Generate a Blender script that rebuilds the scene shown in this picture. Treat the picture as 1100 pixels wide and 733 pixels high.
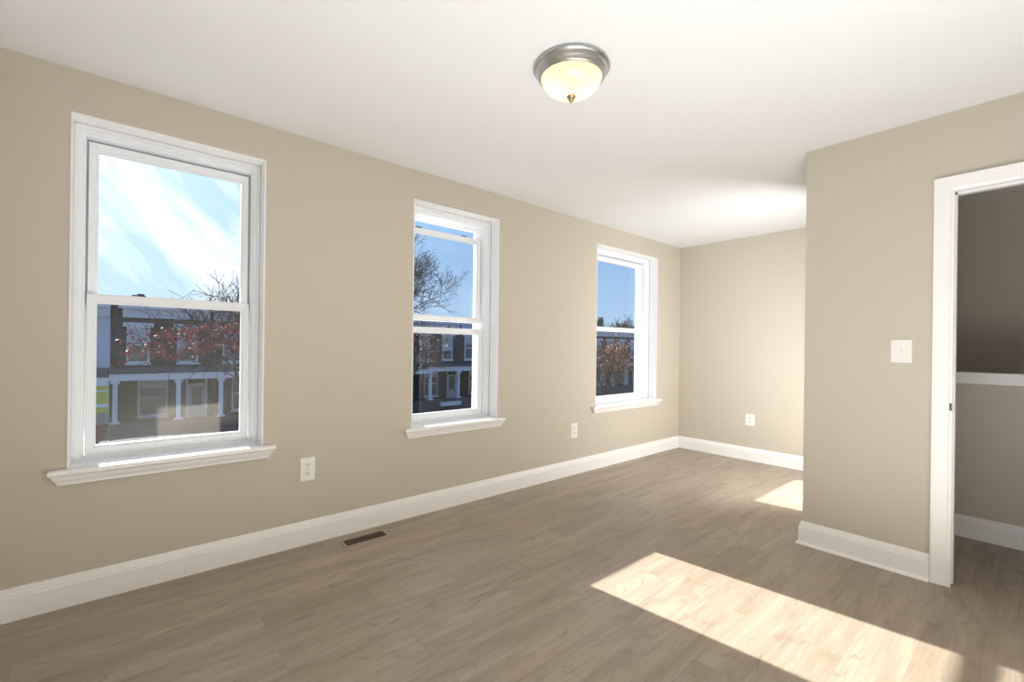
import bpy, bmesh, math, random
from mathutils import Vector, Matrix

# ------------------------------------------------------------------ clear
for o in list(bpy.data.objects):
    bpy.data.objects.remove(o, do_unlink=True)
sc = bpy.context.scene
C = sc.collection
PI = math.pi

# ------------------------------------------------------------------ camera
F_PX, YAW, ROLL, CAM_Z = 485.07, 0.7103, 0.0124, 1.1994
cam_d = bpy.data.cameras.new('camera')
cam_d.sensor_width = 36.0
cam_d.lens = F_PX * 36.0 / 1100.0
cam_d.shift_y = 6.64 / 1100.0
cam_d.clip_start = 0.02
cam_d.clip_end = 600
cam = bpy.data.objects.new('camera', cam_d)
C.objects.link(cam)
fw = Vector((math.sin(YAW), math.cos(YAW), 0))
rt = Vector((math.cos(YAW), -math.sin(YAW), 0))
up = Vector((0, 0, 1))
r2 = math.cos(ROLL) * rt + math.sin(ROLL) * up
u2 = -math.sin(ROLL) * rt + math.cos(ROLL) * up
cam.matrix_world = Matrix(((r2.x, u2.x, -fw.x, 0), (r2.y, u2.y, -fw.y, 0),
                           (r2.z, u2.z, -fw.z, CAM_Z), (0, 0, 0, 1)))
sc.camera = cam

# ------------------------------------------------------------------ colour management
sc.view_settings.view_transform = 'Standard'
sc.view_settings.look = 'None'
sc.view_settings.gamma = 1.0
sc.view_settings.use_curve_mapping = False
sc.view_settings.exposure = 0.13
sc.cycles.use_denoising = True
sc.cycles.denoising_prefilter = 'ACCURATE'
sc.cycles.denoising_input_passes = 'RGB_ALBEDO_NORMAL'
sc.cycles.max_bounces = 12
sc.cycles.diffuse_bounces = 7
sc.cycles.transparent_max_bounces = 24
sc.cycles.sample_clamp_indirect = 4.0

# ------------------------------------------------------------------ sun, sky
SUN_TAN, SUN_AZ = 0.455, 0.11          # elevation tangent; drift towards +X going inward
SUN_E = 18.5
to_sun = Vector((-math.sin(SUN_AZ), math.cos(SUN_AZ), SUN_TAN)).normalized()
sun_d = bpy.data.lights.new('sun', 'SUN')
sun_d.energy = SUN_E
sun_d.angle = math.radians(0.53)
sun_d.color = (1.0, 0.94, 0.87)
sun = bpy.data.objects.new('sun', sun_d)
C.objects.link(sun)
sun.rotation_euler = to_sun.to_track_quat('Z', 'Y').to_euler()

W = bpy.data.worlds.new('sky')
sc.world = W
W.use_nodes = True
wn, wl = W.node_tree.nodes, W.node_tree.links
wn.clear()


def wnode(t, **k):
    n = wn.new(t)
    for a, b in k.items():
        setattr(n, a, b)
    return n


def wmath(op, a, b=None, clamp=False):
    n = wnode('ShaderNodeMath', operation=op, use_clamp=clamp)
    for i, v in enumerate((a, b)):
        if v is None:
            continue
        if isinstance(v, (int, float)):
            n.inputs[i].default_value = v
        else:
            wl.new(v, n.inputs[i])
    return n.outputs[0]


def wmix(fac, a, b, mode='MIX'):
    n = wnode('ShaderNodeMix', data_type='RGBA', blend_type=mode)
    for i, v in ((0, fac), (6, a), (7, b)):
        if isinstance(v, (int, float)):
            n.inputs[i].default_value = v
        elif isinstance(v, tuple):
            n.inputs[i].default_value = (*v, 1)
        else:
            wl.new(v, n.inputs[i])
    return n.outputs[2]


tc = wnode('ShaderNodeTexCoord')
sep = wnode('ShaderNodeSeparateXYZ')
wl.new(tc.outputs['Generated'], sep.inputs[0])
zz = wmath('MAXIMUM', sep.outputs[2], 0.0)
elev = wmath('POWER', wmath('MULTIPLY', zz, 2.2, True), 0.6)
base = wmix(elev, (0.50, 0.70, 0.90), (0.17, 0.39, 0.80))
dot = wnode('ShaderNodeVectorMath', operation='DOT_PRODUCT')
wl.new(tc.outputs['Generated'], dot.inputs[0])
dot.inputs[1].default_value = to_sun
dp = wmath('MAXIMUM', dot.outputs['Value'], 0.0)
glow = wmath('MULTIPLY', wmath('POWER', dp, 9.0), 0.75)
glow2 = wmath('MULTIPLY', wmath('POWER', dp, 120.0), 0.9)
gcol = wnode('ShaderNodeCombineColor')
gs = wmath('ADD', glow, glow2)
wl.new(wmath('MULTIPLY', gs, 0.62), gcol.inputs[0])
wl.new(wmath('MULTIPLY', gs, 0.72), gcol.inputs[1])
wl.new(wmath('MULTIPLY', gs, 0.62), gcol.inputs[2])
base = wmix(1.0, base, gcol.outputs[0], 'ADD')
# thin cirrus streaks, strongest near the sun
mp = wnode('ShaderNodeMapping')
mp.inputs['Rotation'].default_value = (0, math.radians(-50), 0)
wl.new(tc.outputs['Generated'], mp.inputs[0])
mp2 = wnode('ShaderNodeMapping')
mp2.inputs['Scale'].default_value = (1.6, 1.6, 6.5)
wl.new(mp.outputs[0], mp2.inputs[0])
cn = wnode('ShaderNodeTexNoise')
cn.inputs['Scale'].default_value = 1.5
cn.inputs['Detail'].default_value = 6
cn.inputs['Roughness'].default_value = 0.55
wl.new(mp2.outputs[0], cn.inputs['Vector'])
cr = wnode('ShaderNodeMapRange')
cr.inputs[1].default_value = 0.46
cr.inputs[2].default_value = 0.64
wl.new(cn.outputs[0], cr.inputs[0])
cfac = wmath('MULTIPLY', cr.outputs[0], wmath('POWER', dp, 7.0), True)
base = wmix(cfac, base, (1.5, 1.5, 1.5))
# below the horizon: dull ground tone
below = wmath('MULTIPLY', wmath('MULTIPLY', sep.outputs[2], -1.0), 12.0, True)
base = wmix(below, base, (0.22, 0.22, 0.21))
bg = wnode('ShaderNodeBackground')
bg.inputs['Strength'].default_value = 1.0
wl.new(base, bg.inputs['Color'])
wo = wnode('ShaderNodeOutputWorld')
wl.new(bg.outputs[0], wo.inputs['Surface'])


# ------------------------------------------------------------------ large soft fill lights, added to brighten the room
def area(name, loc, target, sx, sy, power, col=(1, 1, 1)):
    d = bpy.data.lights.new(name, 'AREA')
    d.shape = 'RECTANGLE'
    d.size, d.size_y = sx, sy
    d.energy = power
    d.color = col
    o = bpy.data.objects.new(name, d)
    C.objects.link(o)
    o.location = loc
    o.rotation_euler = (Vector(loc) - Vector(target)).to_track_quat('Z', 'Y').to_euler()
    return o


area('floor_fill', (0.90, 0.05, 0.10), (0.88, 0.14, 2.44), 2.4, 1.0, 61, (0.93, 0.967, 1.0))  # added fill low by the camera, facing up; no real fixture there
area('alcove_fill', (4.02, 1.08, 1.20), (4.9, 2.80, 1.25), 0.8, 1.7, 28, (0.93, 0.97, 1.0))  # added fill hidden behind the partition, lifts the alcove walls

# ------------------------------------------------------------------ room numbers (metres; camera stands over 0,0)
H = 2.44
D = 2.862            # window wall
L = 5.171            # far wall
PX = 3.219           # partition face
PT = 0.115           # partition thickness
PE = 0.945           # partition end (outer corner)
XL = -0.412          # left wall
YB = -0.62           # wall behind the camera
WT = 0.25            # outer wall thickness
DOOR_Y0, DOOR_Y1, DOOR_Z = -0.50, 0.285, 2.03
HX = 4.17            # knee wall in the stair hall


# ------------------------------------------------------------------ materials
def mat(name, col, rough=0.5, metal=0.0, spec=0.5, bump=0.0, bscale=200.0, var=0.0, vscale=3.0):
    m = bpy.data.materials.new(name)
    m.use_nodes = True
    n, l = m.node_tree.nodes, m.node_tree.links
    b = n['Principled BSDF']
    b.inputs['Roughness'].default_value = rough
    b.inputs['Metallic'].default_value = metal
    b.inputs['Specular IOR Level'].default_value = spec
    t = n.new('ShaderNodeTexCoord')
    nz = n.new('ShaderNodeTexNoise')
    nz.inputs['Scale'].default_value = vscale
    nz.inputs['Detail'].default_value = 4
    l.new(t.outputs['Object'], nz.inputs['Vector'])
    mr = n.new('ShaderNodeMix')
    mr.data_type = 'RGBA'
    l.new(nz.outputs[0], mr.inputs[0])
    mr.inputs[6].default_value = (*[c * (1 - var) for c in col], 1)
    mr.inputs[7].default_value = (*[min(1, c * (1 + var)) for c in col], 1)
    l.new(mr.outputs[2], b.inputs['Base Color'])
    if bump:
        nb = n.new('ShaderNodeTexNoise')
        nb.inputs['Scale'].default_value = bscale
        nb.inputs['Detail'].default_value = 3
        l.new(t.outputs['Object'], nb.inputs['Vector'])
        bp = n.new('ShaderNodeBump')
        bp.inputs['Strength'].default_value = bump
        bp.inputs['Distance'].default_value = 0.001
        l.new(nb.outputs[0], bp.inputs['Height'])
        l.new(bp.outputs[0], b.inputs['Normal'])
    return m


M = {}
M['wall'] = mat('greige_wall_paint', (0.556, 0.510, 0.430), 0.75, spec=0.25, bump=0.12, bscale=260)
M['ceiling'] = mat('white_ceiling_paint', (0.77, 0.775, 0.78), 0.85, spec=0.2, bump=0.08, bscale=180)
M['trim'] = mat('white_gloss_trim_paint', (0.885, 0.885, 0.88), 0.35, spec=0.45)
M['vinyl'] = mat('white_window_vinyl', (0.86, 0.88, 0.91), 0.35, spec=0.45)
M['plate'] = mat('white_plastic_plate', (0.83, 0.82, 0.79), 0.3)
M['slot'] = mat('dark_slot', (0.10, 0.095, 0.09), 0.6)
M['dark_latch'] = mat('dark_latch_metal', (0.10, 0.09, 0.09), 0.4, metal=0.4)
M['nickel'] = mat('brushed_nickel', (0.50, 0.515, 0.53), 0.28, metal=1.0)
M['brass'] = mat('aged_brass', (0.42, 0.33, 0.22), 0.3, metal=1.0)
M['vent'] = mat('brown_vent_metal', (0.10, 0.062, 0.035), 0.5, metal=0.3)
M['vent_frame'] = mat('tan_vent_frame', (0.42, 0.35, 0.26), 0.5, metal=0.2)
M['strike'] = mat('strike_plate_metal', (0.12, 0.115, 0.11), 0.35, metal=0.9)
M['brick'] = None
M['white_ext'] = mat('white_exterior_paint', (0.60, 0.60, 0.64), 0.6, var=0.06, vscale=1.5)
M['stucco'] = mat('pale_painted_front', (0.58, 0.60, 0.66), 0.7, var=0.06, vscale=1.0)
M['roof'] = mat('dark_roof_felt', (0.10, 0.10, 0.115), 0.8, var=0.15)
M['porch_shingle'] = mat('porch_roof_shingle', (0.075, 0.072, 0.075), 0.8, var=0.2, vscale=6)
M['curtain'] = mat('pale_window_shade', (0.50, 0.50, 0.52), 0.8, var=0.2, vscale=5)
M['ext_glass'] = mat('dark_house_glass', (0.10, 0.105, 0.115), 0.15, var=0.4, vscale=2.5)
M['door_ext'] = mat('grey_white_front_door', (0.50, 0.50, 0.52), 0.5)
M['asphalt'] = mat('asphalt', (0.09, 0.09, 0.095), 0.85, var=0.15)
M['concrete'] = mat('concrete', (0.36, 0.35, 0.33), 0.85, var=0.1)
M['bark'] = mat('dark_bark', (0.060, 0.048, 0.042), 0.9, var=0.3, vscale=8)
M['red_leaf'] = mat('red_leaf', (0.42, 0.07, 0.055), 0.6, var=0.5, vscale=2.5)
M['orange_leaf'] = mat('orange_leaf', (0.36, 0.13, 0.05), 0.6, var=0.5, vscale=2.5)
M['olive_leaf'] = mat('olive_leaf', (0.15, 0.15, 0.06), 0.6, var=0.4, vscale=2.5)
M['needle'] = mat('dark_conifer_needle', (0.05, 0.075, 0.035), 0.8, var=0.4, vscale=3)
M['red_brick'] = mat('red_brick_pier', (0.17, 0.06, 0.05), 0.8, var=0.2, vscale=6)
M['blue'] = mat('blue_tarp', (0.10, 0.15, 0.26), 0.6)


def brick_material():
    m = bpy.data.materials.new('dark_brick')
    m.use_nodes = True
    n, l = m.node_tree.nodes, m.node_tree.links
    b = n['Principled BSDF']
    b.inputs['Roughness'].default_value = 0.85
    t = n.new('ShaderNodeTexCoord')
    mp = n.new('ShaderNodeMapping')
    mp.inputs['Rotation'].default_value = (PI / 2, 0, 0)
    l.new(t.outputs['Object'], mp.inputs[0])
    br = n.new('ShaderNodeTexBrick')
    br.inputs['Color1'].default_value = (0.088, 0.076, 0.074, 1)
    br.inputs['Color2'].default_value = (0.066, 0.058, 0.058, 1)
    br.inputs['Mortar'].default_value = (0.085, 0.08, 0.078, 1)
    br.inputs['Scale'].default_value = 1.0
    br.inputs['Brick Width'].default_value = 0.22
    br.inputs['Row Height'].default_value = 0.075
    br.inputs['Mortar Size'].default_value = 0.008
    l.new(mp.outputs[0], br.inputs['Vector'])
    l.new(br.outputs[0], b.inputs['Base Color'])
    return m


M['brick'] = brick_material()


def stripe_material():
    m = bpy.data.materials.new('yellow_striped_canvas')
    m.use_nodes = True
    n, l = m.node_tree.nodes, m.node_tree.links
    b = n['Principled BSDF']
    b.inputs['Roughness'].default_value = 0.8
    t = n.new('ShaderNodeTexCoord')
    s = n.new('ShaderNodeSeparateXYZ')
    l.new(t.outputs['Object'], s.inputs[0])
    r = n.new('ShaderNodeValToRGB')
    mr = n.new('ShaderNodeMapRange')
    mr.inputs[1].default_value = -1.9
    mr.inputs[2].default_value = -0.6
    l.new(s.outputs[2], mr.inputs[0])
    l.new(mr.outputs[0], r.inputs[0])
    cr = r.color_ramp
    cr.interpolation = 'CONSTANT'
    y, w = (0.42, 0.40, 0.05, 1), (0.55, 0.55, 0.56, 1)
    cr.elements[0].position, cr.elements[0].color = 0.0, y
    cr.elements[1].position, cr.elements[1].color = 0.30, w
    e = cr.elements.new(0.40)
    e.color = y
    e = cr.elements.new(0.78)
    e.color = w
    e = cr.elements.new(0.83)
    e.color = y
    l.new(r.outputs[0], b.inputs['Base Color'])
    return m


M['stripe'] = stripe_material()


def floor_material():
    m = bpy.data.materials.new('greybrown_oak_planks')
    m.use_nodes = True
    n, l = m.node_tree.nodes, m.node_tree.links
    b = n['Principled BSDF']
    t = n.new('ShaderNodeTexCoord')

    def mapping(scale, loc=(0, 0, 0)):
        k = n.new('ShaderNodeMapping')
        k.inputs['Scale'].default_value = scale
        k.inputs['Location'].default_value = loc
        l.new(t.outputs['Object'], k.inputs[0])
        return k.outputs[0]

    def noise(vec, scale, detail=4, rough=0.55, dist=0.0):
        k = n.new('ShaderNodeTexNoise')
        k.inputs['Scale'].default_value = scale
        k.inputs['Detail'].default_value = detail
        k.inputs['Roughness'].default_value = rough
        k.inputs['Distortion'].default_value = dist
        l.new(vec, k.inputs['Vector'])
        return k.outputs[0]

    def mix(fac, a, c, mode='MIX'):
        k = n.new('ShaderNodeMix')
        k.data_type = 'RGBA'
        k.blend_type = mode
        for i, v in ((0, fac), (6, a), (7, c)):
            if isinstance(v, (int, float)):
                k.inputs[i].default_value = v
            elif isinstance(v, tuple):
                k.inputs[i].default_value = (*v, 1)
            else:
                l.new(v, k.inputs[i])
        return k.outputs[2]

    def rng(v, a, c, lo=0.0, hi=1.0):
        k = n.new('ShaderNodeMapRange')
        k.inputs[1].default_value, k.inputs[2].default_value = a, c
        k.inputs[3].default_value, k.inputs[4].default_value = lo, hi
        l.new(v, k.inputs[0])
        return k.outputs[0]

    br = n.new('ShaderNodeTexBrick')
    br.offset = 0.37
    br.inputs['Color1'].default_value = (0, 0, 0, 1)
    br.inputs['Color2'].default_value = (1, 1, 1, 1)
    br.inputs['Mortar'].default_value = (0.5, 0.5, 0.5, 1)
    br.inputs['Scale'].default_value = 1.0
    br.inputs['Brick Width'].default_value = 1.22
    br.inputs['Row Height'].default_value = 0.18
    br.inputs['Mortar Size'].default_value = 0.0011
    br.inputs['Mortar Smooth'].default_value = 0.3
    l.new(mapping((1, 1, 1), (0.3, 0.05, 0)), br.inputs['Vector'])
    plank = br.outputs['Color']
    # per plank offset of the grain
    addv = n.new('ShaderNodeVectorMath')
    addv.operation = 'MULTIPLY_ADD'
    l.new(plank, addv.inputs[0])
    addv.inputs[1].default_value = (7.3, 3.1, 5.0)
    l.new(t.outputs['Object'], addv.inputs[2])

    def pmap(scale):
        k = n.new('ShaderNodeMapping')
        k.inputs['Scale'].default_value = scale
        l.new(addv.outputs[0], k.inputs[0])
        return k.outputs[0]
    broad = noise(pmap((0.55, 4.5, 1)), 2.2, 3, 0.5, 0.5)
    streak = noise(pmap((1.6, 26, 1)), 3.0, 5, 0.6, 0.9)
    fine = noise(pmap((5, 140, 1)), 3.0, 3, 0.6)
    blot = noise(pmap((2.2, 6.0, 1)), 1.6, 4, 0.6, 1.5)
    c0 = mix(rng(broad, 0.32, 0.68), (0.325, 0.265, 0.203), (0.450, 0.380, 0.306))
    c1 = mix(rng(streak, 0.35, 0.72, 0.0, 0.50), c0, (0.240, 0.188, 0.138))
    c2 = mix(rng(fine, 0.4, 0.75, 0.0, 0.28), c1, (0.45, 0.395, 0.33))
    c3 = mix(rng(blot, 0.55, 0.75, 0.0, 0.55), c2, (0.215, 0.168, 0.124))
    knot = noise(pmap((3.5, 11.0, 1)), 2.0, 2, 0.5, 2.0)
    c3 = mix(rng(knot, 0.66, 0.76, 0.0, 0.5), c3, (0.17, 0.13, 0.095))
    pl = mix(rng(plank, 0, 1, 0.0, 1.0), (0.96, 0.96, 0.96), (1.03, 1.03, 1.03))
    c4 = mix(1.0, c3, pl, 'MULTIPLY')
    seam = mix(rng(br.outputs['Fac'], 0, 1, 0.0, 0.28), c4, (0.16, 0.125, 0.095))
    l.new(seam, b.inputs['Base Color'])
    b.inputs['Roughness'].default_value = 0.42
    b.inputs['Specular IOR Level'].default_value = 0.35
    bp = n.new('ShaderNodeBump')
    bp.inputs['Strength'].default_value = 0.10
    bp.inputs['Distance'].default_value = 0.0006
    l.new(streak, bp.inputs['Height'])
    l.new(bp.outputs[0], b.inputs['Normal'])
    return m


M['floor'] = floor_material()


def glass_material():
    m = bpy.data.materials.new('window_glass')
    m.use_nodes = True
    n, l = m.node_tree.nodes, m.node_tree.links
    n.clear()
    out = n.new('ShaderNodeOutputMaterial')
    tr = n.new('ShaderNodeBsdfTransparent')
    tr.inputs[0].default_value = (0.955, 0.97, 0.965, 1)
    gl = n.new('ShaderNodeBsdfGlossy')
    gl.inputs['Roughness'].default_value = 0.0
    lw = n.new('ShaderNodeLayerWeight')
    lw.inputs['Blend'].default_value = 0.5
    pw = n.new('ShaderNodeMath')
    pw.operation = 'POWER'
    pw.inputs[1].default_value = 5
    l.new(lw.outputs['Facing'], pw.inputs[0])
    ma = n.new('ShaderNodeMath')
    ma.operation = 'MULTIPLY_ADD'
    ma.inputs[1].default_value = 0.9
    ma.inputs[2].default_value = 0.085
    ma.use_clamp = True
    l.new(pw.outputs[0], ma.inputs[0])
    mx = n.new('ShaderNodeMixShader')
    l.new(ma.outputs[0], mx.inputs[0])
    l.new(tr.outputs[0], mx.inputs[1])
    l.new(gl.outputs[0], mx.inputs[2])
    l.new(mx.outputs[0], out.inputs['Surface'])
    return m


M['glass'] = glass_material()


def bowl_material():
    m = bpy.data.materials.new('alabaster_glass')
    m.use_nodes = True
    n, l = m.node_tree.nodes, m.node_tree.links
    n.clear()
    out = n.new('ShaderNodeOutputMaterial')
    t = n.new('ShaderNodeTexCoord')
    nz = n.new('ShaderNodeTexNoise')
    nz.inputs['Scale'].default_value = 9
    nz.inputs['Detail'].default_value = 3
    nz.inputs['Distortion'].default_value = 1.2
    l.new(t.outputs['Object'], nz.inputs['Vector'])
    mc = n.new('ShaderNodeMix')
    mc.data_type = 'RGBA'
    l.new(nz.outputs[0], mc.inputs[0])
    mc.inputs[6].default_value = (0.80, 0.62, 0.36, 1)
    mc.inputs[7].default_value = (0.90, 0.77, 0.54, 1)
    tl = n.new('ShaderNodeBsdfTranslucent')
    l.new(mc.outputs[2], tl.inputs[0])
    df = n.new('ShaderNodeBsdfDiffuse')
    df.inputs[0].default_value = (0.85, 0.82, 0.75, 1)
    mx = n.new('ShaderNodeMixShader')
    mx.inputs[0].default_value = 0.30
    l.new(tl.outputs[0], mx.inputs[1])
    l.new(df.outputs[0], mx.inputs[2])
    gl = n.new('ShaderNodeBsdfGlossy')
    gl.inputs['Roughness'].default_value = 0.15
    mx2 = n.new('ShaderNodeMixShader')
    mx2.inputs[0].default_value = 0.05
    l.new(mx.outputs[0], mx2.inputs[1])
    l.new(gl.outputs[0], mx2.inputs[2])
    l.new(mx2.outputs[0], out.inputs['Surface'])
    return m


M['bowl'] = bowl_material()


# ------------------------------------------------------------------ mesh helpers
def box(bm, x0, y0, z0, x1, y1, z1):
    vs = [bm.verts.new(p) for p in ((x0, y0, z0), (x1, y0, z0), (x1, y1, z0), (x0, y1, z0),
                                    (x0, y0, z1), (x1, y0, z1), (x1, y1, z1), (x0, y1, z1))]
    for f in ((0, 3, 2, 1), (4, 5, 6, 7), (0, 1, 5, 4), (1, 2, 6, 5), (2, 3, 7, 6), (3, 0, 4, 7)):
        bm.faces.new([vs[i] for i in f])


def bevel(bm, w, seg=2):
    bmesh.ops.bevel(bm, geom=list(bm.edges), offset=w, segments=seg, profile=0.7, affect='EDGES')


def lathe(bm, prof, n=48, cx=0, cy=0, cap=True):
    rings = []
    for r, z in prof:
        if r < 1e-6:
            rings.append([bm.verts.new((cx, cy, z))])
        else:
            rings.append([bm.verts.new((cx + r * math.cos(2 * PI * i / n), cy + r * math.sin(2 * PI * i / n), z)) for i in range(n)])
    for a, b in zip(rings, rings[1:]):
        for i in range(n):
            j = (i + 1) % n
            if len(a) == 1 and len(b) == 1:
                continue
            if len(a) == 1:
                bm.faces.new((a[0], b[j], b[i]))
            elif len(b) == 1:
                bm.faces.new((a[i], a[j], b[0]))
            else:
                bm.faces.new((a[i], a[j], b[j], b[i]))


def sweep(bm, prof, path, closed=False):
    """profile [(out, z)] swept along 2-D path [(x, y)]; out = to the right-hand side of travel, mitred."""
    n = len(path)
    rings = []
    for i in range(n):
        p = Vector(path[i])
        d0 = (p - Vector(path[i - 1])).normalized() if i > 0 else None
        d1 = (Vector(path[i + 1]) - p).normalized() if i < n - 1 else None
        if d0 is None:
            d0 = d1
        if d1 is None:
            d1 = d0
        n0, n1 = Vector((d0.y, -d0.x)), Vector((d1.y, -d1.x))
        mit = (n0 + n1)
        mit = mit / max(1e-6, mit.dot(n0))
        rings.append([bm.verts.new((p.x + mit.x * o, p.y + mit.y * o, z)) for o, z in prof])
    k = len(prof)
    for a, b in zip(rings, rings[1:]):
        for i in range(k):
            j = (i + 1) % k
            bm.faces.new((a[i], a[j], b[j], b[i]))
    bm.faces.new(rings[0][::-1])
    bm.faces.new(rings[-1])


def obj(name, bm, m, parent=None, smooth=False, loc=None):
    bmesh.ops.recalc_face_normals(bm, faces=bm.faces)
    me = bpy.data.meshes.new(name)
    bm.to_mesh(me)
    bm.free()
    me.materials.append(m)
    if smooth:
        for p in me.polygons:
            p.use_smooth = True
    o = bpy.data.objects.new(name, me)
    C.objects.link(o)
    if parent:
        o.parent = parent
    if loc:
        o.location = loc
    return o


def tag(o, label=None, cat=None, group=None, kind=None):
    for k, v in (('label', label), ('category', cat), ('group', group), ('kind', kind)):
        if v:
            o[k] = v
    return o


def empty(name, loc=(0, 0, 0)):
    o = bpy.data.objects.new(name, None)
    o.empty_display_size = 0.1
    C.objects.link(o)
    o.location = loc
    return o


def boxobj(name, b, m, parent=None, bev=0.0):
    bm = bmesh.new()
    box(bm, *b)
    if bev:
        bevel(bm, bev)
    return obj(name, bm, m, parent)


# ------------------------------------------------------------------ room shell
WIN = {  # x0, x1, upper glass bottom, lower glass top, lower-sash rail top, upper glass top, sash top
    1: dict(x=(-0.188, 0.602), z=(0.62, 2.242)),
    2: dict(x=(1.538, 2.306), z=(0.62, 2.236)),
    3: dict(x=(3.562, 4.660), z=(0.62, 2.242)),
}


def wall_with_holes():
    xs = [XL - 0.1] + [v for w in (1, 2, 3) for v in WIN[w]['x']] + [L + 0.1]
    z0, z1 = 0.62, 2.242
    bm = bmesh.new()
    def quad(*p):
        bm.faces.new([bm.verts.new(q) for q in p])
    ZB, ZT = -4.0, H + 0.9      # the same brick wall carries on above and below the room
    for y in (D, D + WT):
        for i in range(len(xs) - 1):
            a, b = xs[i], xs[i + 1]
            solid = i % 2 == 0
            zz = [(-0.05, H + 0.05)] if solid else [(-0.05, z0), (z1, H + 0.05)]
            for lo, hi in zz:
                quad((a, y, lo), (b, y, lo), (b, y, hi), (a, y, hi))
    for i in range(1, len(xs) - 1, 2):
        a, b = xs[i], xs[i + 1]
        quad((a, D, z0), (a, D + WT, z0), (a, D + WT, z1), (a, D, z1))
        quad((b, D, z0), (b, D + WT, z0), (b, D + WT, z1), (b, D, z1))
        quad((a, D, z0), (b, D, z0), (b, D + WT, z0), (a, D + WT, z0))
        quad((a, D, z1), (b, D, z1), (b, D + WT, z1), (a, D + WT, z1))
    a, b, lo, hi = xs[0], xs[-1], -0.05, H + 0.05
    quad((a, D, lo), (a, D + WT, lo), (a, D + WT, hi), (a, D, hi))
    quad((b, D, lo), (b, D + WT, lo), (b, D + WT, hi), (b, D, hi))
    quad((a, D, hi), (b, D, hi), (b, D + WT, hi), (a, D + WT, hi))
    quad((a, D, lo), (b, D, lo), (b, D + WT, lo), (a, D + WT, lo))
    bmesh.ops.remove_doubles(bm, verts=bm.verts, dist=1e-5)
    return obj('wall_front', bm, M['wall'])


def S(o, label):
    return tag(o, label, None, None, 'structure')


S(boxobj('floor', (XL - 0.1, YB - 0.9, -0.1, L + 0.1, D + 0.02, 0.0), M['floor']), 'grey-brown oak plank floor with two sun patches')
S(boxobj('ceiling', (XL - 0.1, YB - 0.9, H, L + 0.1, D + 0.02, H + 0.1), M['ceiling']), 'plain white ceiling over the room')
S(wall_with_holes(), 'long greige wall pierced by three windows')
S(boxobj('wall_left', (XL - 0.1, YB - 0.1, -0.02, XL, D + 0.02, H + 0.02), M['wall']), 'greige wall at the left edge of the room')
S(boxobj('wall_back', (XL - 0.05, YB - 0.1, -0.02, PX + PT, YB, H + 0.02), M['wall']), 'greige wall behind the viewer')
S(boxobj('wall_far', (L, YB - 0.9, -0.02, L + 0.1, D + 0.02, H + 0.02), M['wall']), 'greige end wall of the alcove')


def partition():
    bm = bmesh.new()
    box(bm, PX, DOOR_Y1 + 0.02, -0.01, PX + PT, PE, H + 0.01)
    box(bm, PX, YB - 0.05, -0.01, PX + PT, DOOR_Y0 - 0.02, H + 0.01)
    box(bm, PX, DOOR_Y0 - 0.02, DOOR_Z + 0.02, PX + PT, DOOR_Y1 + 0.02, H + 0.01)
    return obj('wall_right', bm, M['wall'])


S(partition(), 'greige partition wall beside the doorway, with the light switch')
S(boxobj('wall_alcove', (PX + PT - 0.002, PE - 0.115, -0.01, L + 0.02, PE, H + 0.01), M['wall']), 'greige alcove wall running back behind the partition')
S(boxobj('wall_hall', (HX, YB - 0.8, -0.01, HX + 0.11, PE - 0.1, 1.0), M['wall']), 'low greige knee wall in the hall past the doorway')
S(boxobj('wall_stair', (PX, YB - 0.9, -0.01, L + 0.02, YB - 0.8, H + 0.01), M['wall']), 'greige wall closing the stair hall')

# white cap on the knee wall
bm = bmesh.new()
box(bm, HX - 0.022, YB - 0.798, 1.045, HX + 0.132, PE - 0.117, 1.072)
box(bm, HX - 0.012, YB - 0.798, 1.0, HX + 0.122, PE - 0.117, 1.045)
bevel(bm, 0.004)
S(obj('trim_1', bm, M['trim']), 'white wooden cap along the top of the knee wall')

# ------------------------------------------------------------------ baseboards
BB = [(0, 0.0), (0.017, 0.0), (0.017, 0.100), (0.014, 0.106), (0.014, 0.112), (0.011, 0.120), (0.008, 0.131), (0.006, 0.138), (0, 0.140)]


def baseboard(name, path, label, prof=BB):
    bm = bmesh.new()
    sweep(bm, prof, path)
    S(obj(name, bm, M['trim']), label)


e = 0.0005
baseboard('baseboard_front', [(XL + e, D - e), (L - e, D - e)], 'long white baseboard below the three windows')
baseboard('baseboard_far', [(L - e, D - 0.02), (L - e, PE + 0.02)], 'white baseboard along the alcove end wall')
baseboard('baseboard_alcove', [(L - 0.02, PE + e), (PX + 0.02, PE + e)], 'white baseboard on the alcove side wall')
BBS = [(0, 0.0), (0.030, 0.0), (0.029, 0.006), (0.024, 0.013), (0.017, 0.017)] + BB[2:]
baseboard('baseboard_right', [(PX + 0.0205, PE + e), (PX - e, PE + e), (PX - e, DOOR_Y1 + 0.0745)], 'white baseboard with shoe moulding below the light switch', BBS)
baseboard('baseboard_left', [(XL + e, YB + 0.02), (XL + e, D - 0.018)], 'white baseboard on the wall at the left edge')
baseboard('baseboard_back', [(PX - 0.02, YB + e), (XL + 0.02, YB + e)], 'white baseboard behind the viewer')
baseboard('baseboard_hall', [(HX - e, PE - 0.13), (HX - e, YB - 0.79)], 'shaded white baseboard on the knee wall in the hall')

# ------------------------------------------------------------------ doorway
door = empty('door_1', (PX, (DOOR_Y0 + DOOR_Y1) / 2, 0))
S(door, 'open doorway with white casing leading to the stair hall')


def at_door(o):
    o.location = (-door.location.x, -door.location.y, 0)
    return o


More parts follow.
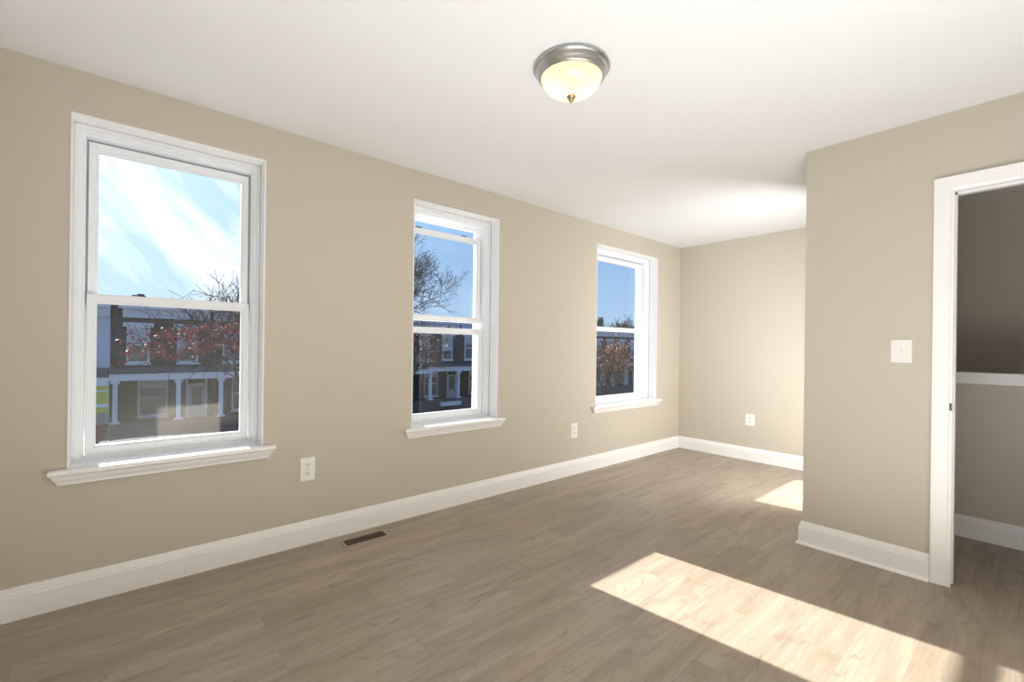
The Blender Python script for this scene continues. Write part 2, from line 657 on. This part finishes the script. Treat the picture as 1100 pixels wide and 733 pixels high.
def casing_bm():
    # profile swept round the opening on the room face: built as three mitred prisms
    bm = bmesh.new()
    y0, y1, zt = DOOR_Y0, DOOR_Y1, DOOR_Z
    prof = [(-0.006, 0), (-0.006, 0.010), (0.004, 0.011), (0.010, 0.015), (0.050, 0.017), (0.060, 0.019), (0.072, 0.019), (0.074, 0.0)]
    rings = []
    for (y, z, sy, sz) in ((y1, 0.0, 1, 0), (y1, zt, 1, 1), (y0, zt, -1, 1), (y0, 0.0, -1, 0)):
        rings.append([bm.verts.new((PX - t, y + sy * o, z + sz * o)) for o, t in prof])
    k = len(prof)
    for a, b in zip(rings, rings[1:]):
        for i in range(k):
            j = (i + 1) % k
            bm.faces.new((a[i], a[j], b[j], b[i]))
    bm.faces.new(rings[0][::-1])
    bm.faces.new(rings[-1])
    return bm


at_door(obj('casing', casing_bm(), M['trim'], door))
bm = bmesh.new()
t = 0.019
box(bm, PX - 0.001, DOOR_Y1, 0, PX + PT + 0.001, DOOR_Y1 + t, DOOR_Z + t)
box(bm, PX - 0.001, DOOR_Y0 - t, 0, PX + PT + 0.001, DOOR_Y0, DOOR_Z + t)
box(bm, PX - 0.001, DOOR_Y0, DOOR_Z, PX + PT + 0.001, DOOR_Y1, DOOR_Z + t)
# door stop
box(bm, PX + 0.045, DOOR_Y1 - 0.011, 0, PX + 0.080, DOOR_Y1, DOOR_Z)
box(bm, PX + 0.045, DOOR_Y0, 0, PX + 0.080, DOOR_Y0 + 0.011, DOOR_Z)
box(bm, PX + 0.045, DOOR_Y0, DOOR_Z - 0.011, PX + 0.080, DOOR_Y1, DOOR_Z)
at_door(obj('jamb', bm, M['trim'], door))
bm = bmesh.new()
box(bm, PX - 0.002, DOOR_Y1 - 0.0025, 0.885, PX + 0.032, DOOR_Y1 + 0.001, 0.957)
box(bm, PX - 0.0125, DOOR_Y1 - 0.0045, 0.902, PX + 0.006, DOOR_Y1 + 0.0065, 0.940)
bevel(bm, 0.0008, 1)
sp = at_door(obj('strike_plate', bm, M['strike'], door))
sp['label'] = 'small dark metal strike plate'


# ------------------------------------------------------------------ windows
def frame_ring(bm, x0, x1, z0, z1, w, y0, y1, wb=None, wt=None):
    """rectangular ring of width w (bottom wb, top wt)"""
    wb = w if wb is None else wb
    wt = w if wt is None else wt
    o = [(x0, z0), (x1, z0), (x1, z1), (x0, z1)]
    i = [(x0 + w, z0 + wb), (x1 - w, z0 + wb), (x1 - w, z1 - wt), (x0 + w, z1 - wt)]
    vs = {}
    for nm, ring in (('o', o), ('i', i)):
        for k, (x, z) in enumerate(ring):
            for y in (0, 1):
                vs[nm, k, y] = bm.verts.new((x, (y0, y1)[y], z))
    for k in range(4):
        j = (k + 1) % 4
        bm.faces.new((vs['o', k, 0], vs['o', j, 0], vs['i', j, 0], vs['i', k, 0]))
        bm.faces.new((vs['o', k, 1], vs['i', k, 1], vs['i', j, 1], vs['o', j, 1]))
        bm.faces.new((vs['o', k, 0], vs['o', k, 1], vs['o', j, 1], vs['o', j, 0]))
        bm.faces.new((vs['i', k, 0], vs['i', j, 0], vs['i', j, 1], vs['i', k, 1]))


def sash(bm, x0, x1, z0, z1, w, y0, wb, wt, th=0.032):
    """stiles and rails with a stepped glazing bead"""
    frame_ring(bm, x0, x1, z0, z1, w - 0.010, y0, y0 + th, wb - 0.010, wt - 0.010)
    frame_ring(bm, x0 + w - 0.010, x1 - w + 0.010, z0 + wb - 0.010, z1 - wt + 0.010, 0.010, y0 + 0.006, y0 + th - 0.003)
    frame_ring(bm, x0 + 0.001, x1 - 0.001, z0 + 0.001, z1 - 0.001, 0.006, y0 - 0.003, y0 + 0.001)


def window(num, label, ug_top, ug_bot, up_top, lg_top, lr_top):
    x0, x1 = WIN[num]['x']
    z0, z1 = WIN[num]['z']
    w = empty('window_%d' % num, ((x0 + x1) / 2, D, z0))
    S(w, label)
    inv = (-w.location.x, -w.location.y, -w.location.z)

    def part(name, bm, m, parent=w, bev=0):
        if bev:
            bevel(bm, bev, 1)
        return obj(name, bm, m, parent, loc=inv if parent is w else None)
    # painted return lining the opening
    bm = bmesh.new()
    frame_ring(bm, x0 - 0.002, x1 + 0.002, z0 - 0.002, z1 + 0.001, 0.006, D - 0.0035, D + 0.097)
    part('liner', bm, M['trim'])
    # vinyl master frame with stepped inner stops and outer brickmould
    bm = bmesh.new()
    a0, a1, b0, b1 = x0 + 0.003, x1 - 0.003, z0 + 0.006, z1 - 0.003
    frame_ring(bm, a0, a1, b0, b1, 0.016, D + 0.104, D + 0.114, 0.004, 0.020)
    frame_ring(bm, a0, a1, b0, b1, 0.033, D + 0.116, D + 0.135, 0.012, 0.036)
    frame_ring(bm, a0, a1, b0, b1, 0.040, D + 0.135, D + 0.215, 0.016, 0.044)
    frame_ring(bm, a0, a1, b0, b1, 0.072, D + 0.215, D + WT - 0.002, 0.030, 0.075)
    part('frame', bm, M['vinyl'], bev=0.0012)
    sx0, sx1 = x0 + 0.050, x1 - 0.050
    # upper sash sits in the outer track
    yu, yl = D + 0.180, D + 0.142
    bm = bmesh.new()
    sash(bm, sx0, sx1, ug_bot - 0.046, up_top, 0.037, yu, 0.046, up_top - ug_top)
    us = part('upper_sash', bm, M['vinyl'], bev=0.001)
    part('pane', plate(sx0 + 0.029, yu + 0.012, ug_bot - 0.008, sx1 - 0.029, ug_top + 0.008), M['glass'], us)
    bm = bmesh.new()
    sash(bm, sx0, sx1, z0 + 0.020, lr_top, 0.037, yl, 0.052, lr_top - lg_top)
    ls = part('lower_sash', bm, M['vinyl'], bev=0.001)
    part('pane', plate(sx0 + 0.029, yl + 0.012, z0 + 0.064, sx1 - 0.029, lg_top + 0.008), M['glass'], ls)
    # lock on the meeting rail
    cx = (x0 + x1) / 2 - 0.15 if num == 1 else (x0 + x1) / 2
    bm = bmesh.new()
    box(bm, cx - 0.028, yl + 0.004, lr_top - 0.001, cx + 0.028, yl + 0.024, lr_top + 0.007)
    box(bm, cx - 0.006, yl - 0.006, lr_top + 0.006, cx + 0.022, yl + 0.014, lr_top + 0.013)
    lk = part('sash_lock', bm, M['dark_latch'], ls, bev=0.002)
    lk['label'] = 'dark metal sash lock'
    if num == 2:
        for k in (0.13, 0.75):
            bm = bmesh.new()
            xx = sx0 + (sx1 - sx0) * k
            box(bm, xx - 0.025, yu - 0.004, up_top - 0.002, xx + 0.025, yu + 0.014, up_top + 0.008)
            part('tilt_latch', bm, M['dark_latch'], us, bev=0.002)
    # stool and crown-shaped apron
    bm = bmesh.new()
    prof = [(0.0, 0.0, 0.0), (0.030, 0.0, 0.0), (0.030, 0.012, 0.0), (0.030, 0.018, 0.0)]
    rings = []
    for (dep, z, ext) in ((0.040, z0 + 0.004, 0.058), (0.044, z0, 0.062), (0.044, z0 - 0.014, 0.062), (0.038, z0 - 0.020, 0.056),
                          (0.032, z0 - 0.026, 0.051), (0.027, z0 - 0.040, 0.045), (0.019, z0 - 0.052, 0.037), (0.016, z0 - 0.060, 0.033), (0.016, z0 - 0.066, 0.033)):
        rings.append([bm.verts.new(p) for p in ((x0 - ext, D - 0.0008, z), (x0 - ext, D - dep, z), (x1 + ext, D - dep, z), (x1 + ext, D - 0.0008, z))])
    for a, b in zip(rings, rings[1:]):
        for i in range(4):
            j = (i + 1) % 4
            bm.faces.new((a[i], b[i], b[j], a[j]))
    bm.faces.new(rings[0])
    bm.faces.new(rings[-1][::-1])
    box(bm, x0 + 0.001, D - 0.004, z0 - 0.012, x1 - 0.001, D + 0.120, z0 + 0.0065)
    part('window_sill', bm, M['trim'])
    return w


def plate(x0, y, z0, x1, z1):
    bm = bmesh.new()
    bm.faces.new([bm.verts.new(p) for p in ((x0, y, z0), (x1, y, z0), (x1, y, z1), (x0, y, z1))])
    return bm


window(1, 'large white double-hung window at the left, bright sky in its upper pane', 2.140, 1.438, 2.185, 1.388, 1.436)
window(2, 'middle white double-hung window with its upper sash slid down a little', 2.050, 1.440, 2.092, 1.297, 1.345)
window(3, 'white double-hung window nearest the far corner, deep blue sky behind', 2.135, 1.430, 2.185, 1.380, 1.428)


# ------------------------------------------------------------------ wall plates
def outlet(loc, normal_axis, w, h, label):
    root = empty('wall_outlet', loc)
    tag(root, label, 'outlet', 'white duplex outlets')
    root.rotation_euler = (0, 0, 0 if normal_axis == 'y' else -PI / 2)
    # local: x along wall, -y into room
    bm = bmesh.new()
    box(bm, -w / 2, -0.006, -h / 2, w / 2, 0.0, h / 2)
    bevel(bm, 0.0025)
    obj('cover_plate', bm, M['plate'], root)
    for s in (-1, 1):
        bm = bmesh.new()
        hw, hh = w * 0.24, h * 0.14
        ring = [(hw * math.cos(a) if abs(math.cos(a)) < 0.8 else hw * 0.8 * (1 if math.cos(a) > 0 else -1), hh * math.sin(a)) for a in [2 * PI * i / 24 for i in range(24)]]
        f = [bm.verts.new((x, -0.0085, s * h * 0.19 + z)) for x, z in ring]
        g = [bm.verts.new((x, -0.0055, s * h * 0.19 + z)) for x, z in ring]
        bm.faces.new(f)
        for i in range(24):
            j = (i + 1) % 24
            bm.faces.new((f[i], g[i], g[j], f[j]))
        rc = obj('receptacle', bm, M['plate'], root)
        bm = bmesh.new()
        for sx in (-1, 1):
            box(bm, sx * w * 0.085 - 0.0018, -0.0092, s * h * 0.19 - 0.002, sx * w * 0.085 + 0.0018, -0.008, s * h * 0.19 + 0.009)
        box(bm, -0.003, -0.0092, s * h * 0.19 - 0.012, 0.003, -0.008, s * h * 0.19 - 0.006)
        obj('slot', bm, M['slot'], rc)
    bm = bmesh.new()
    lathe(bm, [(0.0, 0.0075), (0.0028, 0.0070), (0.0035, 0.0055)], 12)
    bmesh.ops.rotate(bm, verts=bm.verts, cent=(0, 0, 0), matrix=Matrix.Rotation(PI / 2, 3, 'X'))
    obj('screw', bm, M['strike'], root)
    return root


outlet((0.847, D - 0.0004, 0.450), 'y', 0.084, 0.138, 'white outlet on the window wall between the left and middle windows')
outlet((3.250, D - 0.0004, 0.416), 'y', 0.090, 0.138, 'white outlet on the window wall between the middle window and far window')
outlet((L - 0.0004, 2.027, 0.442), 'x', 0.092, 0.125, 'white outlet low on the alcove end wall')

sw = empty('light_switch', (PX - 0.0004, 0.4825, 1.204))
tag(sw, 'white toggle light switch on the partition wall beside the doorway', 'switch')
sw.rotation_euler = (0, 0, -PI / 2)
bm = bmesh.new()
box(bm, -0.0445, -0.006, -0.0625, 0.0445, 0, 0.0625)
bevel(bm, 0.0025)
obj('cover_plate', bm, M['plate'], sw)
bm = bmesh.new()
box(bm, -0.0055, -0.0075, -0.012, 0.0055, -0.0055, 0.012)
box(bm, -0.0040, -0.0170, -0.002, 0.0040, -0.007, 0.008)
bevel(bm, 0.001, 1)
obj('toggle', bm, M['plate'], sw)
for s in (-1, 1):
    bm = bmesh.new()
    lathe(bm, [(0.0, 0.0075), (0.0025, 0.0070), (0.0032, 0.0055)], 12)
    bmesh.ops.rotate(bm, verts=bm.verts, cent=(0, 0, 0), matrix=Matrix.Rotation(PI / 2, 3, 'X'))
    obj('screw', bm, M['plate'], sw, loc=(0, 0, s * 0.030))

# ------------------------------------------------------------------ floor register
vent = empty('floor_vent', (1.147, 2.705, 0.0003))
tag(vent, 'brown metal floor vent set in the planks below the middle window', 'vent')
bm = bmesh.new()
hx, hy = 0.140, 0.058
rings = []
for (ex, z) in ((0.0, 0.0), (0.001, 0.003), (-0.004, 0.005), (-0.013, 0.005), (-0.014, 0.001)):
    rings.append([bm.verts.new((sx * (hx + ex), sy * (hy + ex), z)) for sx, sy in ((-1, -1), (1, -1), (1, 1), (-1, 1))])
for a, b in zip(rings, rings[1:]):
    for i in range(4):
        j = (i + 1) % 4
        bm.faces.new((a[i], a[j], b[j], b[i]))
obj('frame', bm, M['vent_frame'], vent)
bm = bmesh.new()
box(bm, -hx + 0.013, -hy + 0.013, 0.0002, hx - 0.013, hy - 0.013, 0.0012)
obj('duct_opening', bm, M['slot'], vent)
bm = bmesh.new()
nx = 22
for i in range(nx):
    x = -hx + 0.016 + (2 * hx - 0.032) * (i + 0.5) / nx
    box(bm, x - 0.0022, -hy + 0.0135, 0.0012, x + 0.0022, hy - 0.0135, 0.0042)
for y in (-0.018, 0.0, 0.018):
    box(bm, -hx + 0.0135, y - 0.0022, 0.0010, hx - 0.0135, y + 0.0022, 0.0036)
box(bm, 0.088, -0.004, 0.003, 0.112, 0.006, 0.0075)
obj('grille', bm, M['vent'], vent)

# ------------------------------------------------------------------ ceiling light
LX, LY = 1.490, 1.352
lamp = empty('ceiling_light', (LX, LY, H))
tag(lamp, 'flush ceiling light with nickel rim and glowing alabaster glass bowl', 'ceiling light')
bm = bmesh.new()
lathe(bm, [(0.0, -0.0005), (0.158, -0.0005), (0.166, -0.004), (0.168, -0.010), (0.162, -0.016), (0.157, -0.020), (0.156, -0.026), (0.150, -0.036),
           (0.144, -0.044), (0.143, -0.050), (0.138, -0.053), (0.134, -0.053), (0.132, -0.048), (0.132, -0.012), (0.0, -0.010)], 72)
obj('rim', bm, M['nickel'], lamp, smooth=True)
bm = bmesh.new()
prof = []
for i in range(15):
    a = i / 14 * PI / 2
    prof.append((0.133 * math.cos(a), -0.046 - 0.082 * math.sin(a)))
lathe(bm, prof, 64)
bowl = obj('glass_bowl', bm, M['bowl'], lamp, smooth=True)
bm = bmesh.new()
lathe(bm, [(0.0, -0.126), (0.018, -0.127), (0.020, -0.132), (0.015, -0.136), (0.010, -0.139), (0.013, -0.143), (0.009, -0.149), (0.004, -0.152), (0.005, -0.156), (0.0, -0.159)], 24)
obj('finial', bm, M['brass'], lamp, smooth=True)
for k in (-1, 1):
    ld = bpy.data.lights.new('bulb', 'POINT')
    ld.energy = 0.40
    ld.color = (1.0, 0.88, 0.70)
    ld.shadow_soft_size = 0.025
    lo = bpy.data.objects.new('bulb', ld)
    C.objects.link(lo)
    lo.parent = lamp
    lo.location = (0.045 * k, -0.035 * k, -0.068)

# added warm fill tinting the stairwell, out of sight round the door edge
ld = bpy.data.lights.new('stair_fill', 'POINT')
ld.energy = 1.2
ld.color = (1.0, 0.62, 0.34)
ld.shadow_soft_size = 0.08
lo = bpy.data.objects.new('stair_fill', ld)
C.objects.link(lo)
lo.location = (4.55, -0.85, 1.75)

# ------------------------------------------------------------------ outside: ground, houses, trees
GZ = -3.9
S(boxobj('ground_street', (-60, 8, GZ - 0.2, 90, 20, GZ), M['asphalt']), 'asphalt street between the two rows of houses')
S(boxobj('ground_sidewalk', (-60, 20.005, GZ - 0.2, 90, 130, GZ + 0.12), M['concrete']), 'pale ground in front of the houses across the street')
S(boxobj('ground_front', (-60, D + 0.3, GZ - 0.2, 90, 7.995, GZ + 0.12), M['concrete']), 'pale pavement below the windows')

FY = 28.0            # facade plane
PY = 25.7            # porch front
HW = 3.85            # house width
HX0 = -0.45


def ext_window(parent, cx, zb, zt, w, y, lintel=True, shade=True):
    bm = bmesh.new()
    fr = 0.09
    frame_ring(bm, cx - w / 2, cx + w / 2, zb, zt, fr, y - 0.07, y + 0.03)
    box(bm, cx - w / 2 + fr, y - 0.055, (zb + zt) / 2 - 0.035, cx + w / 2 - fr, y + 0.01, (zb + zt) / 2 + 0.035)
    box(bm, cx - w / 2 - 0.05, y - 0.13, zb - 0.09, cx + w / 2 + 0.05, y + 0.02, zb)
    if lintel:
        box(bm, cx - w / 2 - 0.14, y - 0.14, zt, cx + w / 2 + 0.14, y + 0.02, zt + 0.20)
    f = obj('house_window', bm, M['white_ext'], parent)
    bm = bmesh.new()
    box(bm, cx - w / 2 + fr - 0.01, y - 0.02, zb + fr - 0.01, cx + w / 2 - fr + 0.01, y - 0.01, zt - fr + 0.01)
    obj('pane', bm, M['ext_glass'], f)
    if shade:
        bm = bmesh.new()
        hz = zt - (zt - zb) * shade
        box(bm, cx - w / 2 + fr, y - 0.03, hz, cx + w / 2 - fr, y - 0.021, zt - fr)
        obj('blind', bm, M['curtain'], f)
    return f


def house(i, label, painted=False, dz=0.0, cornice=True, shade=0.5):
    x = HX0 + HW * i
    r = empty('row_house', (x + HW / 2, FY, GZ))
    tag(r, label, 'house', 'row houses across the street')
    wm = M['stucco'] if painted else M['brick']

    def P(name, b, m, parent=r):
        o = boxobj(name, b, m, parent)
        return o
    X = lambda v: v - HW / 2          # local x from the house's left edge
    g = 0.0
    zl = lambda z: z - GZ
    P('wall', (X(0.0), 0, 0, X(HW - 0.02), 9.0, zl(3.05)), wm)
    P('roof', (X(-0.0), -0.12, zl(3.05), X(HW - 0.02), 9.1, zl(3.16)), M['roof'])
    # cornice
    bm = bmesh.new()
    if cornice:
        cx0 = 0.40 if i == 0 else 0.15
        box(bm, X(cx0 - 0.15), -0.30, zl(2.80), X(HW - 0.02), 0.0, zl(3.05))
        box(bm, X(cx0), -0.16, zl(2.38), X(HW - 0.02), 0.0, zl(2.80))
        for k in (cx0 + 0.08, HW - 0.14):
            box(bm, X(k - 0.07), -0.24, zl(2.45), X(k + 0.10), 0.0, zl(2.80))
        obj('cornice', bm, M['white_ext'], r)
    for k, cx in enumerate((0.98, 2.90)):
        ext_window(r, X(cx), zl(0.22), zl(1.95), 0.86, 0.0, True, (0.45, 0.62, 0.3, 0.75)[(i * 2 + k) % 4])
    # porch
    py = PY - FY
    bm = bmesh.new()
    vs = [(X(0.0), py - 0.15, zl(-0.16 + dz)), (X(HW - 0.02), py - 0.15, zl(-0.16 + dz)), (X(HW - 0.02), 0.0, zl(-0.04)), (X(0.0), 0.0, zl(-0.04))]
    top = [bm.verts.new((a, b, c + 0.06)) for a, b, c in vs]
    bot = [bm.verts.new(v) for v in vs]
    bm.faces.new(top)
    bm.faces.new(bot[::-1])
    for k in range(4):
        j = (k + 1) % 4
        bm.faces.new((bot[k], bot[j], top[j], top[k]))
    obj('porch_roof', bm, M['porch_shingle'], r)
    P('porch_fascia', (X(0.0), py - 0.12, zl(-0.46 + dz), X(HW - 0.02), py + 0.06, zl(-0.165 + dz)), M['white_ext'])
    P('porch_deck', (X(0.0), py, zl(-3.16), X(HW - 0.02), 0.0, zl(-3.0)), M['concrete'])
    P('porch_wall', (X(0.0), py - 0.05, 0.12, X(HW - 0.02), py + 0.15, zl(-2.30)), wm if not painted else M['red_brick'])
    for cx in (0.19, 2.38):
        bm = bmesh.new()
        box(bm, X(cx) - 0.085, py - 0.04, zl(-2.24), X(cx) + 0.085, py + 0.12, zl(-0.46 + dz))
        box(bm, X(cx) - 0.17, py - 0.12, zl(-2.30), X(cx) + 0.17, py + 0.20, zl(-2.22))
        box(bm, X(cx) - 0.15, py - 0.10, zl(-0.60 + dz), X(cx) + 0.15, py + 0.18, zl(-0.46 + dz))
        obj('porch_column', bm, M['white_ext'], r)
    ext_window(r, X(1.55), zl(-2.35), zl(-0.55), 1.15, 0.0, False, 0.25)
    d = P('front_door', (X(2.95), -0.05, zl(-3.0), X(3.65), 0.02, zl(-0.85)), M['door_ext'])
    bm = bmesh.new()
    frame_ring(bm, X(2.85), X(3.75), zl(-3.0), zl(-0.50), 0.10, -0.09, 0.02, 0.02)
    obj('door_frame', bm, M['white_ext'], d)
    P('door_glass', (X(3.08), -0.065, zl(-1.95), X(3.52), -0.045, zl(-1.0)), M['ext_glass'], d)
    return r


HL = {
    -1: 'pale painted row house at the far left, behind the yellow striped awning',
    0: 'dark brick row house straight across the left window, with white cornice',
    1: 'dark brick row house behind the red-leaved tree',
    2: 'dark brick row house hidden between the left and middle windows, nearer the left',
    3: 'dark brick row house hidden between the left and middle windows, nearer the middle',
    4: 'dark brick row house in the middle window, with a glazed front door',
    5: 'dark brick row house at the right edge of the middle window',
    6: 'dark brick row house just past the middle window view',
    7: 'dark brick row house halfway between the middle and far window views',
    8: 'dark brick row house just before the far window view',
    9: 'dark brick row house behind the orange-leaved tree in the far window',
    10: 'dark brick row house at the right edge of the far window',
    11: 'dark brick row house just past the far window view',
}
for i in range(-1, 12):
    house(i, HL[i], painted=(i == -1), dz=(-0.12 if i in (3, 7, -1) else 0.0))

# striped awning on the painted house's porch
aw = empty('striped_awning', (-0.95, PY - 0.25, -0.6))
tag(aw, 'yellow awning with white stripes hanging on the pale house porch', 'awning')
bm = bmesh.new()
for k in range(8):
    a0, a1 = k / 8, (k + 1) / 8
    for s in (0,):
        y0, y1 = -0.30 * a0 ** 1.2, -0.30 * a1 ** 1.2
        z0, z1 = -0.62 - 1.12 * a0, -0.62 - 1.12 * a1
        v = [(-2.6, PY - 0.16 + y0, z0), (-0.46, PY - 0.16 + y0, z0), (-0.46, PY - 0.16 + y1, z1), (-2.6, PY - 0.16 + y1, z1)]
        bm.faces.new([bm.verts.new(p) for p in v])
bmesh.ops.remove_doubles(bm, verts=bm.verts, dist=1e-4)
bmesh.ops.solidify(bm, geom=list(bm.faces), thickness=0.02)
o = obj('canvas', bm, M['stripe'], aw)
o.location = (0.95, -(PY - 0.25), 0.6)
bm = bmesh.new()
box(bm, -2.62, PY - 0.20, -0.64, -0.44, PY - 0.125, -0.58)
o = obj('head_bar', bm, M['white_ext'], aw)
o.location = (0.95, -(PY - 0.25), 0.6)

# pale planter box on the porch wall seen in the middle window
pb = empty('planter_box', (16.6, PY - 0.22, -2.62))
tag(pb, 'pale planter box hung on the dark porch wall in the middle window', 'planter')
bm = bmesh.new()
box(bm, -0.75, -0.12, -0.12, 0.75, 0.165, 0.13)
bevel(bm, 0.02, 1)
obj('trough', bm, M['white_ext'], pb)
bm = bmesh.new()
box(bm, -0.78, -0.15, 0.09, 0.78, -0.10, 0.14)
obj('lip', bm, M['white_ext'], pb)


# ------------------------------------------------------------------ trees
RMIN = [0.008]


def tube(V, Fc, p0, p1, r0, r1, n):
    r0, r1 = max(r0, RMIN[0]), max(r1, RMIN[0])
    d = (p1 - p0)
    if d.length < 1e-6:
        return
    d.normalize()
    a = d.orthogonal().normalized()
    b = d.cross(a)
    k = len(V)
    for p, r in ((p0, r0), (p1, r1)):
        for i in range(n):
            t = 2 * PI * i / n
            V.append(p + a * (r * math.cos(t)) + b * (r * math.sin(t)))
    for i in range(n):
        j = (i + 1) % n
        Fc.append((k + i, k + j, k + n + j, k + n + i))


def grow(rng, V, Fc, tips, p, d, length, r, level, maxl, spread, upw, nseg=3):
    q = p
    rr = r
    for s in range(nseg):
        d = (d + Vector((rng.gauss(0, 0.12), rng.gauss(0, 0.12), rng.gauss(0, 0.10) + upw * 0.10))).normalized()
        q2 = q + d * (length / nseg)
        r2_ = rr * 0.86
        tube(V, Fc, q, q2, rr, r2_, 6 if level < 2 else (4 if level < 4 else 3))
        q, rr = q2, r2_
        if level >= 2 and level < maxl and s < nseg - 1:
            side = d.orthogonal().normalized()
            side.rotate(Matrix.Rotation(rng.uniform(0, 2 * PI), 3, d))
            dd = (d * 0.7 + side * spread * 1.1).normalized()
            grow(rng, V, Fc, tips, q, dd, length * 0.62, rr * 0.6, level + 1, maxl, spread, upw, 2)
    if level >= maxl - 1:
        tips.append(q)
    if level < maxl:
        k = 3 if level < 2 else 2
        ph = rng.uniform(0, 2 * PI)
        for i in range(k):
            side = d.orthogonal().normalized()
            side.rotate(Matrix.Rotation(ph + 2 * PI * i / k + rng.gauss(0, 0.3), 3, d))
            dd = (d + side * spread * rng.uniform(0.6, 1.2)).normalized()
            grow(rng, V, Fc, tips, q, dd, length * rng.uniform(0.66, 0.82), rr * 0.78, level + 1, maxl, spread, upw, nseg)


def mesh_from(name, V, Fc, m, parent):
    me = bpy.data.meshes.new(name)
    me.from_pydata([tuple(v) for v in V], [], Fc)
    me.materials.append(m)
    o = bpy.data.objects.new(name, me)
    C.objects.link(o)
    o.parent = parent
    return o


def leaves(rng, pts, n, size, jitter, cond=None):
    V, Fc = [], []
    for _ in range(n):
        p = pts[rng.randrange(len(pts))] + Vector((rng.gauss(0, jitter), rng.gauss(0, jitter), rng.gauss(0, jitter)))
        if cond and not cond(p):
            continue
        a = Vector((rng.gauss(0, 1), rng.gauss(0, 1), rng.gauss(0, 1))).normalized()
        b = a.orthogonal().normalized()
        c = a.cross(b)
        s = size * rng.uniform(0.6, 1.3)
        k = len(V)
        V += [p - b * s, p - b * 0.2 * s + c * 0.5 * s, p + b * s + a * 0.25 * s, p - b * 0.2 * s - c * 0.5 * s]
        Fc.append((k, k + 1, k + 2, k + 3))
    return V, Fc


def tree(seed, loc, label, trunk_h, r, length, maxl, spread, upw, leaf=None, nleaf=0, lsize=0.06, jit=0.12, group=None, name='bare_tree', cond=None, rmin=0.008):
    RMIN[0] = rmin
    rng = random.Random(seed)
    root = empty(name, loc)
    tag(root, label, 'tree', group)
    V, Fc, tips = [], [], []
    p = Vector((0, 0, 0))
    d = Vector((0, 0, 1))
    n = 4
    rr = r
    for i in range(n):
        d = (d + Vector((rng.gauss(0, 0.04), rng.gauss(0, 0.04), 0))).normalized()
        q = p + d * trunk_h / n
        tube(V, Fc, p, q, rr, rr * 0.93, 9)
        p, rr = q, rr * 0.93
    mesh_from('trunk', V, Fc, M['bark'], root)
    V, Fc = [], []
    k = 4
    ph = rng.uniform(0, 6)
    for i in range(k):
        a = ph + 2 * PI * i / k
        dd = Vector((math.cos(a) * spread * 1.1, math.sin(a) * spread * 1.1, 1)).normalized()
        grow(rng, V, Fc, tips, p, dd, length, rr * 0.7, 1, maxl, spread, upw)
    grow(rng, V, Fc, tips, p, d, length * 1.1, rr * 0.8, 1, maxl, spread, upw)
    mesh_from('branches', V, Fc, M['bark'], root)
    if leaf:
        V, Fc = leaves(rng, tips, nleaf, lsize, jit, cond)
        mesh_from('foliage', V, Fc, leaf, root)
    return root


tree(11, (20.0, 42.0, GZ), 'tall bare tree rising behind the roofs in the middle window', 5.0, 0.34, 3.3, 7, 0.62, 0.6, rmin=0.016)
tree(5, (3.3, 18.0, GZ), 'slender street tree with red leaves at the right of the left window', 3.0, 0.11, 1.50, 6, 0.80, 0.38,
     M['red_leaf'], 5200, 0.06, 0.14, name='street_tree', cond=lambda p: 4.9 < p.z - 0.15 * p.x < 5.9 and p.x < 0.7)
tree(8, (9.5, 18.5, GZ), 'street tree with olive and orange leaves at the left of the middle window', 2.9, 0.11, 1.25, 5, 0.62, 0.4,
     M['orange_leaf'], 700, 0.07, 0.2, name='street_tree')
tree(21, (23.6, 18.0, GZ), 'rusty orange-leaved street tree low in the far window', 2.2, 0.12, 1.15, 5, 0.75, 0.3,
     M['orange_leaf'], 2000, 0.085, 0.22, name='street_tree')
tree(33, (82.0, 58.0, GZ), 'distant bare tree above the roofs in the far window', 4.5, 0.25, 2.2, 6, 0.6, 0.4, rmin=0.03)


def conifer(loc, h, rad, label):
    rng = random.Random(3)
    root = empty('conifer', loc)
    tag(root, label, 'tree')
    V, Fc = [], []
    tube(V, Fc, Vector((0, 0, 0)), Vector((0, 0, h * 0.95)), 0.22, 0.05, 8)
    mesh_from('trunk', V, Fc, M['bark'], root)
    V, Fc = [], []
    pts = []
    for i in range(260):
        t = rng.random() ** 0.8
        z = h * (0.25 + 0.75 * t)
        rr = rad * (1 - t) * rng.uniform(0.5, 1.0) + 0.1
        a = rng.uniform(0, 2 * PI)
        pts.append(Vector((rr * math.cos(a), rr * math.sin(a), z)))
    V, Fc = leaves(rng, pts, 4200, 0.16, 0.25)
    mesh_from('foliage', V, Fc, M['needle'], root)
    return root


conifer((76.0, 60.0, GZ), 11.4, 2.6, 'dark conifer above the roofs at the left of the far window')
